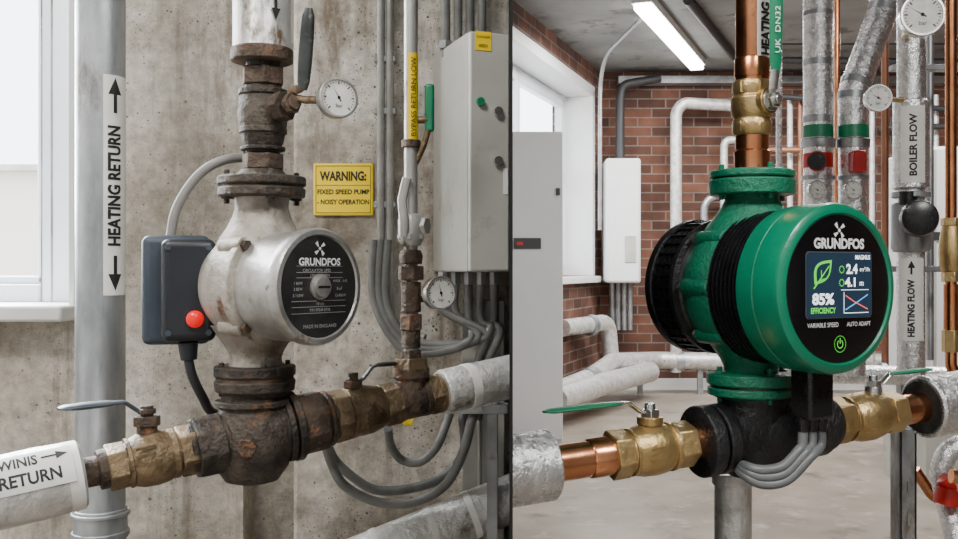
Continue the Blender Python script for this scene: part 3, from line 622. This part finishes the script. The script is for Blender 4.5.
obj('volute_casing',lathe([(-.040,.055),(-.034,.062),(-.020,.068),(-.008,.071),(.010,.071),(.016,.068),(.017,.06)],C,A,72),'greenc',g,bev=.001)
lug=(.78,2.35,3.93,5.5)
pos=lambda q,R:C+U*(R*math.cos(q))+Z*(R*math.sin(q))
obj('casing_lugs',[lathe([(-.026,.006),(-.022,.0085),(.014,.0085)],pos(q,.0665),A,16) for q in lug+(3.14,)],'greenc',g,bev=.001)
obj('casing_screws',[lathe([(-.031,.005),(-.024,.005)],pos(q,.0665),A,6) for q in lug+(3.14,)]+[lathe([(.013,.0045),(.018,.0045)],pos(q,.0665),A,6) for q in lug+(3.14,)],'steel',g)
pr=[(-.092,.02),(-.092,.050),(-.091,.058),(-.088,.0640),(-.082,.0675),(-.072,.0685),(-.0715,.066),(-.068,.066),(-.0675,.0675)]
s=-.0665
while s<-.044: pr+=[(s,.0675),(s+.0050,.0675),(s+.0056,.0650),(s+.0074,.0650)]; s+=.008
pr+=[(-.040,.066),(-.034,.06)]
obj('rear_housing',lathe(pr,C,A,72),'blackpl',g)
obj('rear_rim',[lathe([(-.044,.060),(-.044,.0700),(-.039,.0700),(-.037,.062)],C,A,72),lathe([(-.083,.060),(-.082,.0705),(-.074,.0705),(-.072,.062)],C,A,72)],'black',g)
rb=[]
for k in range(36):
    q=2*math.pi*k/36; rb.append(box(C-A*.058+(U*math.cos(q)+Z*math.sin(q))*.0672,.013,.0009,.0022,A,(Z*math.cos(q)-U*math.sin(q)),(U*math.cos(q)+Z*math.sin(q))))
obj('rear_ribs',rb,'blackpl',g,sm=0)
pr=[(.014,.058)]; s=.0165
for k in range(7): pr+=[(s,.062),(s+.0005,.0745),(s+.0024,.0745),(s+.0030,.062)]; s+=.0056
pr+=[(.058,.060)]
obj('cooling_fins',lathe(pr,C,A,72),'blackpl',g,sm=30)
obj('control_head',lathe([(.054,.060),(.055,.0735),(.057,.0765),(.064,.0778),(.078,.0783),(.079,.0773),(.080,.0783),(.103,.0785),(.108,.0770),(.1105,.0735),(.1112,.0690),(.1095,.0675)],C,A,96),'green',g)
fc=C+A*.1097
obj('face_panel',lathe([(-.002,.0672),(.0,.0672),(.0006,.066)],fc,A,72),'blackgl',g)
fc=fc+A*.0009; fn=flat(fc,U,Z)
logo(fn,-.001,.0530,.0082,'wtext',g)
txt('brand_text','GRUNDFOS',.0125,lambda x,y:fn(x-.001,y+.0405),'wtext',g,bold=.0005,wid=.066)
def rrect(x0,x1,y0,y1,r,n=5):
    o=[]
    for cx_,cy_,a0 in ((x1-r,y1-r,0),(x0+r,y1-r,90),(x0+r,y0+r,180),(x1-r,y0+r,270)):
        for k in range(n+1): q=math.radians(a0+90*k/n); o.append((cx_+r*math.cos(q),cy_+r*math.sin(q)))
    return o
shape('screen_bezel',[rrect(-.0445,.0425,-.0265,.0335,.004)],lambda x,y:fn(x,y),'cablemd',g)
sf=lambda x,y:fn(x,y)+A*.0005
shape('display_screen',[rrect(-.0438,.0418,-.0258,.0328,.0035)],sf,'screen',g)
s2=lambda x,y:fn(x,y)+A*.001
def st(b_,sz,x0,y0,m,bold=0.0,wid=None): txt('screen_text',b_,sz,lambda x,y:s2(x+x0,y+y0),m,g,bold=bold,wid=wid)
st('MAGNUS',.0058,.029,.0285,'swhite',.0001,.020)
st('85%',.0135,-.023,-.0095,'swhite',.0005,.028)
st('EFFICIENCY',.0070,-.023,-.0195,'sgreen',.0002,.032)
st('2.4',.0120,.0145,.0175,'swhite',.0004,.015); st('m³/h',.0055,.032,.0175,'swhite',0,.013)
st('4.1',.0112,.0135,.0055,'swhite',.0004,.014); st('m',.0080,.0275,.005,'swhite')
leaf=[]; n=14
for k in range(n+1):
    t=k/n; leaf.append((-.034+.022*t+.006*math.sin(math.pi*t), .004+.022*t-.005*math.sin(math.pi*t)))
for k in range(n,-1,-1):
    t=k/n; leaf.append((-.034+.022*t-.009*math.sin(math.pi*t), .004+.022*t+.006*math.sin(math.pi*t)))
cxm=sum(p[0] for p in leaf)/len(leaf); cym=sum(p[1] for p in leaf)/len(leaf)
shape('leaf_icon',[leaf],s2,'sgreen',g)
s3=lambda x,y:fn(x,y)+A*.0015
shape('leaf_icon_inner',[[(cxm+(x-cxm)*.76,cym+(y-cym)*.76) for x,y in leaf]],s3,'screen',g)
s4=lambda x,y:fn(x,y)+A*.002
shape('leaf_vein',[[(-.037,.0005),(-.0355,.000),(-.016,.0205),(-.017,.021)],[(-.029,.008),(-.028,.0075),(-.022,.009),(-.022,.0098)],[(-.026,.011),(-.027,.0105),(-.027,.017),(-.0262,.017)]],s4,'sgreen',g)
def ln_(p,q,w):
    dx,dy=q[0]-p[0],q[1]-p[1]; l=math.hypot(dx,dy); nx,ny=-dy/l*w,dx/l*w
    return [(p[0]+nx,p[1]+ny),(p[0]-nx,p[1]-ny),(q[0]-nx,q[1]-ny),(q[0]+nx,q[1]+ny)]
shape('graph_axes',[ln_((.004,-.022),(.004,-.003),.0003),ln_((.004,-.022),(.037,-.022),.0003),ln_((.0,-.001),(.037,-.001),.00025)],s2,'swhite',g)
shape('graph_red',[ln_((.006,-.006),(.018,-.012),.0005),ln_((.018,-.012),(.036,-.019),.0005)],s2,'sred',g)
shape('graph_blue',[ln_((.006,-.019),(.02,-.013),.0005),ln_((.02,-.013),(.036,-.0055),.0005)],s2,'sblue',g)
pl=[]
for cy_ in (.0175,.0055):
    for k in range(10):
        q0,q1=k*.628,(k+.6)*.628; pl.append([(.001+.0036*math.cos(q0),cy_+.0036*math.sin(q0)),(.001+.0036*math.cos(q1),cy_+.0036*math.sin(q1)),(.001+.0024*math.cos(q1),cy_+.0024*math.sin(q1)),(.001+.0024*math.cos(q0),cy_+.0024*math.sin(q0))])
shape('readout_icons',pl,s2,'sgreen',g)
txt('face_text','VARIABLE SPEED',.0058,lambda x,y:fn(x-.022,y-.0325),'wtext',g,wid=.040)
txt('face_text_b','AUTO ADAPT',.0058,lambda x,y:fn(x+.025,y-.0325),'wtext',g,wid=.032)
pw=[]; bt=(0.0,-.050)
for k in range(24):
    q0=math.radians(120+300*k/24); q1=math.radians(120+300*(k+1)/24); pw.append([(bt[0]+.0040*math.cos(q),bt[1]+.0040*math.sin(q)) for q in (q0,q1)]+[(bt[0]+.0032*math.cos(q),bt[1]+.0032*math.sin(q)) for q in (q1,q0)])
for k in range(32):
    q0=math.radians(360*k/32); q1=math.radians(360*(k+1)/32); pw.append([(bt[0]+.0076*math.cos(q),bt[1]+.0076*math.sin(q)) for q in (q0,q1)]+[(bt[0]+.0072*math.cos(q),bt[1]+.0072*math.sin(q)) for q in (q1,q0)])
pw.append([(-.0005,-.0495),(.0005,-.0495),(.0005,-.0445),(-.0005,-.0445)])
shape('power_icon',pw,fn,'sgreen',g)
obj('cable_connector',[box(at(812,388,.945),.0165,.013,.029,U,A,Z)],'blackpl',g,bev=.004,seg=3)
cg=[];ends=[]
for k in range(3):
    q=at(803+9*k,410,.942+.004*k); cg.append(lathe([(0,.0072),(-.012,.0070),(-.014,.006),(-.02,.0055)],q,Z,18)); ends.append(q+V((0,0,-.018)))
obj('cable_glands',cg,'blackpl',g)
g=grp('pump_cable')
for k,q in enumerate(ends):
    o=k*7
    obj('cable_%d'%k,sweep(spline([q,q+V((-.001,-.001,-.016)),at(799+o*.8,450+o*.5,.935),at(783+o*.3,466+o,.93),at(762,470+o,.93),at(745-o*.2,466+o*.5,.945),at(736-o*.1,462,1.0),at(734,458,1.03)]),.0047,16),'cablemd',g)
g=grp('pipe_support_post'); p=at(733,480,1.03)
obj('post',[cyl(V((p.x,p.y,0)),V((p.x,p.y,zat(474,1.03))),.0190,40)],'foilold',g)
obj('post_base',cyl(V((p.x,p.y,0)),V((p.x,p.y,.012)),.06,40),'greyst',g,bev=.002)
obj('saddle',lathe([(0,.0215),(.012,.0215)],V((p.x,p.y,zat(484,1.03))),Z,40),'foilold',g,bev=.001)

# ================================================================ RIGHT ROOM – mid ground
def pipe_v(name,px,d,py0,py1,rp,mat,extra=None):
    g=grp(name); x=px2x(px,d); z1=CEIL if py1 is None else zat(py1,d)
    obj('pipe',cyl(V((x,d,zat(py0,d))),V((x,d,z1)),rp/F*d,32),mat,g); return g
HD=3.0
g=pipe_v('insulated_riser',818,HD,375,None,14.5,'foil')
obj('cut_bands',[vert(818,HD,[(116,14.9),(123,14.9)]),vert(818,HD,[(60,14.9),(66,14.9)]),vert(818,HD,[(12,14.9),(16,14.9)])],'galv',g); obj('green_band',vert(818,HD,[(138,15.2),(126,15.2)]),'greenh',g)
obj('end_collar',[vert(818,HD,[(148,16),(146,17),(140,17),(139,16)]),vert(818,HD,[(180,16.5),(176,16.5)])],'galv',g)
obj('isolation_valve',[vert(818,HD,[(172,9),(168,15),(154,15),(150,9)]),cyl(at(817,161,HD),at(817,161,HD-.08),.03,20)],'redp',g,bev=.002)
obj('valve_knob',cyl(at(817,161,HD-.08),at(817,161,HD-.10),.026,20),'blackpl',g)
gauge('g',at(817,190,HD-.065),V((.1,-1,0)),.028,par=g)
g=grp('insulated_riser'); x=px2x(853,HD)
pp=[V((x,HD,zat(375,HD))),V((x,HD,zat(92,HD))),at(884,8,HD+.05),V((at(884,8,HD+.05).x+.02,HD+.05,CEIL))]
pf=fillet(pp,.12)
obj('pipe',sweep(pf,[.037 if q.z<zat(150,HD) else .044 for q in pf],28),'foil',g)
obj('green_band',vert(853,HD,[(138,15.4),(126,15.4)]),'greenh',g)
obj('end_collar',[vert(853,HD,[(148,16),(140,16.5),(139,15)]),vert(853,HD,[(180,15.5),(176,15.5)])],'galv',g)
obj('isolation_valve',[vert(853,HD,[(174,10),(170,13.2),(152,13.2),(148,10)]),box(at(857,162,HD-.05),.020,.03,.032)],'redp',g,bev=.006)
gauge('g',at(853,190,HD-.055),V((.1,-1,0)),.028,par=g)
obj('elbow_clamps',[lathe([(-.010,.0465),(.010,.0465)],pf[i],pf[i+1]-pf[i-1],30) for i in (3,9,13)],'galv',g)
BD=2.2
g=pipe_v('boiler_flow_riser',911,BD,374,None,13.5,'foil')
obj('lagged_section',[vert(911,BD,[(190,15),(188,17.5),(102,17.5),(100,14)],36)],'foil',g)
obj('collars',[vert(911,BD,[(252,17),(248,19),(206,19),(203,17)],36),vert(911,BD,[(198,18.5),(192,18.5)],36)],'galv',g,bev=.002)
x=px2x(911,BD)
obj('flow_label_1',cylpatch(x,BD,.0390,math.radians(-55),math.radians(25),zat(184,BD),zat(108,BD)),'label',g)
txt('label_text_1','BOILER FLOW',.021,cylmap(x,BD,.0398,math.radians(-14),zat(147,BD)),'ink',g,cuts=3,bold=.0008,wid=.135)
obj('flow_label_2',cylpatch(x,BD,.0305,math.radians(-75),math.radians(35),zat(340,BD),zat(258,BD)),'label',g)
txt('label_text_2','HEATING FLOW',.0195,cylmap(x,BD,.0315,math.radians(-20),zat(308,BD)),'ink',g,cuts=3,bold=.0008,wid=.125)
shape('label_arrow',[[(-.014,.002),(-.014,-.002),(0,-.002),(0,.002)],[(0,.008),(0,-.008),(.016,0)]],cylmap(x,BD,.0315,math.radians(-20),zat(268,BD)),'ink',g)
obj('actuator',[lathe([(0,.030),(.05,.038),(.075,.040),(.09,.036),(.095,.02)],at(914,220,BD-.01),V((-.25,-1,0)),40),],'blackpl',g,bev=.001)
obj('actuator_body',[cyl(at(908,205,BD-.02),at(908,192,BD-.02),.02,20)],'blackpl',g)
gauge('pressure_gauge',at(922,15,2.0),V((-.15,-1,0)),.044,conn=[at(905,36,2.19),at(908,32,2.1),at(914,24,2.03)])
gauge('pressure_gauge',at(878,98,2.1),V((-.15,-1,0)),.029,conn=[at(911,100,2.2),at(896,100,2.16),at(882,99,2.12)])
for px,dd,r_,y0,mt in ((837,3.25,3.0,365,'copper'),(779,3.3,3.0,365,'foil'),(885,3.15,3.6,372,'copperd'),(930,2.6,3.6,360,'galv')):
    pipe_v('service_pipe',px,dd,y0,None,r_,mt)
g=pipe_v('copper_pipe',951,1.7,352,None,5.5,'copper')
obj('brass_valve',[vert(951,1.7,[(272,9),(266,11),(252,12),(240,11),(226,9)],30),vert(951,1.7,[(352,9),(330,9)],6),vert(951,1.7,[(282,9.5),(272,9.5)],6),vert(951,1.7,[(226,10),(218,10)],6)],'brass',g,bev=.001)
obj('copper_branch',[vert(951,1.7,[(332,7),(284,7)]),sweep(fillet([at(951,352,1.7),at(951,372,1.7),at(975,376,1.7)],.03),.0095,16)],'copper',g)
g=grp('header_pipe')
obj('pipe',[cyl(at(745,372,3.2),at(960,377,3.0),.03,28)],'foil',g)
obj('collars',[cyl(at(px,373,3.14),at(px+5,373,3.14),.034,28) for px in (800,880)],'galv',g)
obj('header_legs',[bx(px2x(px,3.1)-.02,px2x(px,3.1)+.02,3.08,3.12,0,zat(374,3.1)) for px in (905,)],'greyst',g)
g=grp('strut_rack')
RD=2.42
obj('rails',[bx(px2x(893,RD),px2x(1010,RD),RD,RD+.03,zat(py+6,RD),zat(py,RD)) for py in (64,266)],'greyst',g,bev=.002)
obj('uprights',[bx(px2x(1000,RD),px2x(1010,RD),RD+.03,RD+.06,0,CEIL)],'greyst',g,bev=.002)
g=grp('steel_strut_support')
p=at(905,470,1.18)
obj('strut',[bx(p.x-.010,p.x+.010,1.17,1.175,0,zat(428,1.18)),bx(p.x-.010,p.x-.007,1.17,1.2,0,zat(428,1.18)),bx(p.x+.007,p.x+.010,1.17,1.2,0,zat(428,1.18))],'galv',g,bev=.0006)
obj('strut_slots',[bx(p.x-.0012,p.x+.0012,1.1685,1.171,.5+.04*k,.512+.04*k) for k in range(6)],'greyst',g)
g=grp('floor_pipework')
obj('white_pipes',[sweep(fillet([at(975,440,1.9),at(948,450,1.9),at(940,470,1.9),at(946,500,1.9),at(958,545,1.85)],.05),.020,20)],'foil',g)
obj('red_valve',[sweep([at(943,478,1.86),at(950,488,1.86),at(951,500,1.86)],.013,14)],'redp',g)
obj('red_union',lathe([(-.015,.024),(.015,.024)],at(948,496,1.86),V((.2,0,1)),20),'redp',g)
obj('copper_loop',[sweep(fillet([at(915,470,2.0),at(935,500,2.0),at(975,505,2.0)],.05),.011,16),sweep([at(965,478,1.8),at(951,476,1.8)],.013,12)],'copper',g)

# ================================================================ RIGHT ROOM – background
g=grp('tall_steel_cabinet')
x0,x1_=-.02,px2x(563,5.47)
obj('carcass',bx(x0,x1_,5.49,5.72,0,zat(131,5.47)),'cab',g,bev=.004)
obj('door',bx(x0+.003,x1_-.003,5.47,5.489,.03,zat(133,5.47)),'cab',g,bev=.003)
obj('door_lock',[bx(px2x(556,5.45),px2x(560,5.45),5.455,5.47,zat(195,5.45),zat(188,5.45)),],'seam',g,bev=.002)
obj('warning_strip',bx(px2x(513.5,5.46),px2x(541,5.46),5.464,5.4695,zat(249,5.46),zat(238,5.46)),'seam',g)
obj('strip_light',bx(px2x(517,5.46),px2x(523,5.46),5.462,5.464,zat(245,5.46),zat(242,5.46)),'redp',g)
g=grp('wall_boiler'); d=7.6
obj('casing',bx(px2x(606,d),px2x(641,d),7.6,8.0,zat(283,d),zat(158,d)),'white',g,bev=.02)
obj('controls',[bx(px2x(625,d),px2x(636,d),7.59,7.6,zat(262,d),zat(236,d))],'encl',g)
obj('flue_pipe',sweep(fillet([at(620,158,7.8),at(620,100,7.8),at(622,85,7.8),at(660,78,7.85)],.1),.035,16),'seam',g)
obj('boiler_tails',[cyl(at(612+6*k,283,7.8),at(612+6*k,330,7.8),.02,12) for k in range(4)],'galv',g)
g=grp('insulated_wall_pipe')
obj('pipe',sweep(fillet([at(676,372,7.7),at(676,112,7.7),at(683,103,7.7),at(740,106,7.7)],.2),.045,20),'foilold',g)
obj('pipe_2',sweep(fillet([at(740,140,7.75),at(724,140,7.75),at(724,372,7.75)],.2),.03,20),'foilold',g)
obj('pipe_3',sweep(fillet([at(704,372,7.8),at(704,205,7.8),at(712,196,7.8),at(740,196,7.8)],.2),.03,20),'galv',g)
g=grp('ceiling_conduit')
obj('trunk',[bx(px2x(618,7.9),XR-.1,7.85,7.98,zat(84,7.9),zat(77,7.9))],'greyst',g)
obj('drop',[sweep(fillet([at(600,230,7.0),at(600,60,7.0),at(640,20,6.2),at(650,-10,5.6)],.3),.014,12)],'greyst',g)
obj('ceiling_pipe',[sweep([at(688,0,5.8),at(740,64,7.6)],.03,14),sweep([at(760,40,7),at(960,40,7)],.035,14),sweep([at(760,60,7.2),at(960,62,7.2)],.025,14)],'seam',g)
g=grp('insulated_floor_pipe')
obj('pipe_a',[sweep(fillet([at(563,328,6.9),at(608,322,7.4),at(612,370,7.4)],.1),.06,20)],'foilold',g)
obj('pipe_b',[sweep(fillet([at(556,392,6.2),at(590,378,6.7),at(612,362,7.2),at(655,360,7.7),at(750,362,7.7),at(900,362,7.7)],.15),.065,20)],'foilold',g)
obj('pipe_c',[sweep(fillet([at(556,400,6.0),at(600,385,6.6),at(650,372,7.5)],.15),.075,20)],'foilold',g)
obj('collars',[lathe([(-.05,.085),(.05,.085)],at(590,380,6.7),V((.35,.5,.03)),20),lathe([(-.03,.075),(.03,.075)],at(590,325,7.2),V((.35,.5,.03)),20),lathe([(-.03,.075),(.03,.075)],at(680,361,7.7),X,20)],'galv',g)
g=grp('pipe_support_frame')
obj('legs',[bx(px2x(px,7.7)-.02,px2x(px,7.7)+.02,7.68,7.72,0,zat(366,7.7)) for px in (640,700,870)],'greyst',g)
g=grp('floor_boiler'); d=4.2
obj('casing',bx(px2x(926,d),px2x(985,d),d,d+.5,.35,zat(146,d)),'white',g,bev=.015)
obj('plinth',bx(px2x(928,d),px2x(983,d),d+.02,d+.5,0,.35),'encl',g)
obj('control_strip',bx(px2x(930,d),px2x(980,d),d-.006,d,zat(240,d),zat(232,d)),'seam',g)
obj('casing_edge',bx(px2x(933,d),px2x(936,d),d-.004,d,.38,zat(150,d)),'encl',g)
g=grp('wall_pipework')
for k,(p0,p1) in enumerate((((760,95),(960,110)),((880,128),(960,126)),((760,150),(800,150)))):
    obj('run_%d'%k,cyl(at(*p0,7.4),at(*p1,7.4),.022,14),'copperd' if k==2 else 'seam',g)
obj('wall_drops',[cyl(at(px,95,7.5),at(px,362,7.5),.022,14) for px in (790,872,936)],'foilold',g)
obj('wall_drop_copper',[cyl(at(px,95,7.5),at(px,362,7.5),.018,14) for px in (800,)],'copperd',g)
g=grp('ceiling_light')
p0=V((px2x(642,5.75),5.75,CEIL-.06)); p1=V((px2x(697,7.5),7.5,CEIL-.06)); dv=(p1-p0).normalized(); cr=dv.cross(Z)
mid=(p0+p1)/2; L2=(p1-p0).length/2
obj('diffuser',box(mid+Z*-.0,L2,.05,.025,dv,cr,Z),'tube',g,bev=.01)
obj('housing',box(mid+Z*.035,L2+.02,.06,.025,dv,cr,Z),'white',g)
obj('exterior_ground',bx(-14,-1.7,WB+.25,14,-.3,-.2),'field',sm=0)
g=grp('exterior_building')
obj('facade',bx(-7,-1.9,6,8,-.2,zat(172,6)),'field',g)
obj('roof_edge',bx(-7.1,-1.8,5.9,8.1,zat(172,6),zat(166,6)),'encl',g)

# ---------------------------------------------------------------- centre group origins
bpy.context.view_layer.update()
for e,ch in GR.items():
    pts=[o.data.vertices[i].co for o in ch for i in range(0,len(o.data.vertices),3)]
    c=V((sum(p.x for p in pts),sum(p.y for p in pts),sum(p.z for p in pts)))/len(pts)
    e.location=c
    for o in ch: o.location=-c

# ---------------------------------------------------------------- lights
def area(name,loc,tgt,sx,sy,w,col=(1,1,1)):
    l=bpy.data.lights.new(name,'AREA'); l.shape='RECTANGLE'; l.size=sx; l.size_y=sy; l.energy=w; l.color=col
    o=bpy.data.objects.new(name,l); bpy.context.scene.collection.objects.link(o); o.location=loc
    o.rotation_euler=(V(tgt)-V(loc)).to_track_quat('-Z','Y').to_euler(); return o
area('fill_light_west',(-.75,-.1,2.45),(-.3,1.15,.9),.6,.35,40,(1,.98,.94))  # added fill over the camera, no fixture modelled
area('fill_light_east',(.9,-.3,2.45),(.35,1.1,.9),.8,.35,40,(1,.99,.97))  # added fill for the east foreground, unseen lamp without a fixture
area('window_daylight_west',(-1.0,WB+.35,1.5),(-.3,.9,.9),.7,1.0,110,(.93,.97,1))
area('fill_light_mid',(1.6,3.6,2.45),(1.6,3.6,0),1.2,.3,62,(1,.99,.97))  # added fill halfway down the room, stands for no visible luminaire
area('ceiling_light_far',(1.3,6.2,2.45),(1.3,6.4,0),1.6,.3,95,(1,.99,.97))
area('fill_light_side',(2.8,6.2,2.45),(2.8,6.4,0),1.2,.3,60,(1,.99,.97))  # added fill on the far right, no luminaire hangs here
w=bpy.data.worlds.new('world'); bpy.context.scene.world=w; w.use_nodes=True
bgn=w.node_tree.nodes['Background']; bgn.inputs[0].default_value=(.88,.94,1,1); bgn.inputs[1].default_value=7.0

cam=bpy.data.cameras.new('camera'); cam.sensor_width=36; cam.lens=36*1000/958; cam.shift_x=-32/958; cam.clip_start=.02
co=bpy.data.objects.new('camera',cam); bpy.context.scene.collection.objects.link(co); co.location=(0,0,CZ); co.rotation_euler=(math.pi/2,0,0)
bpy.context.scene.camera=co
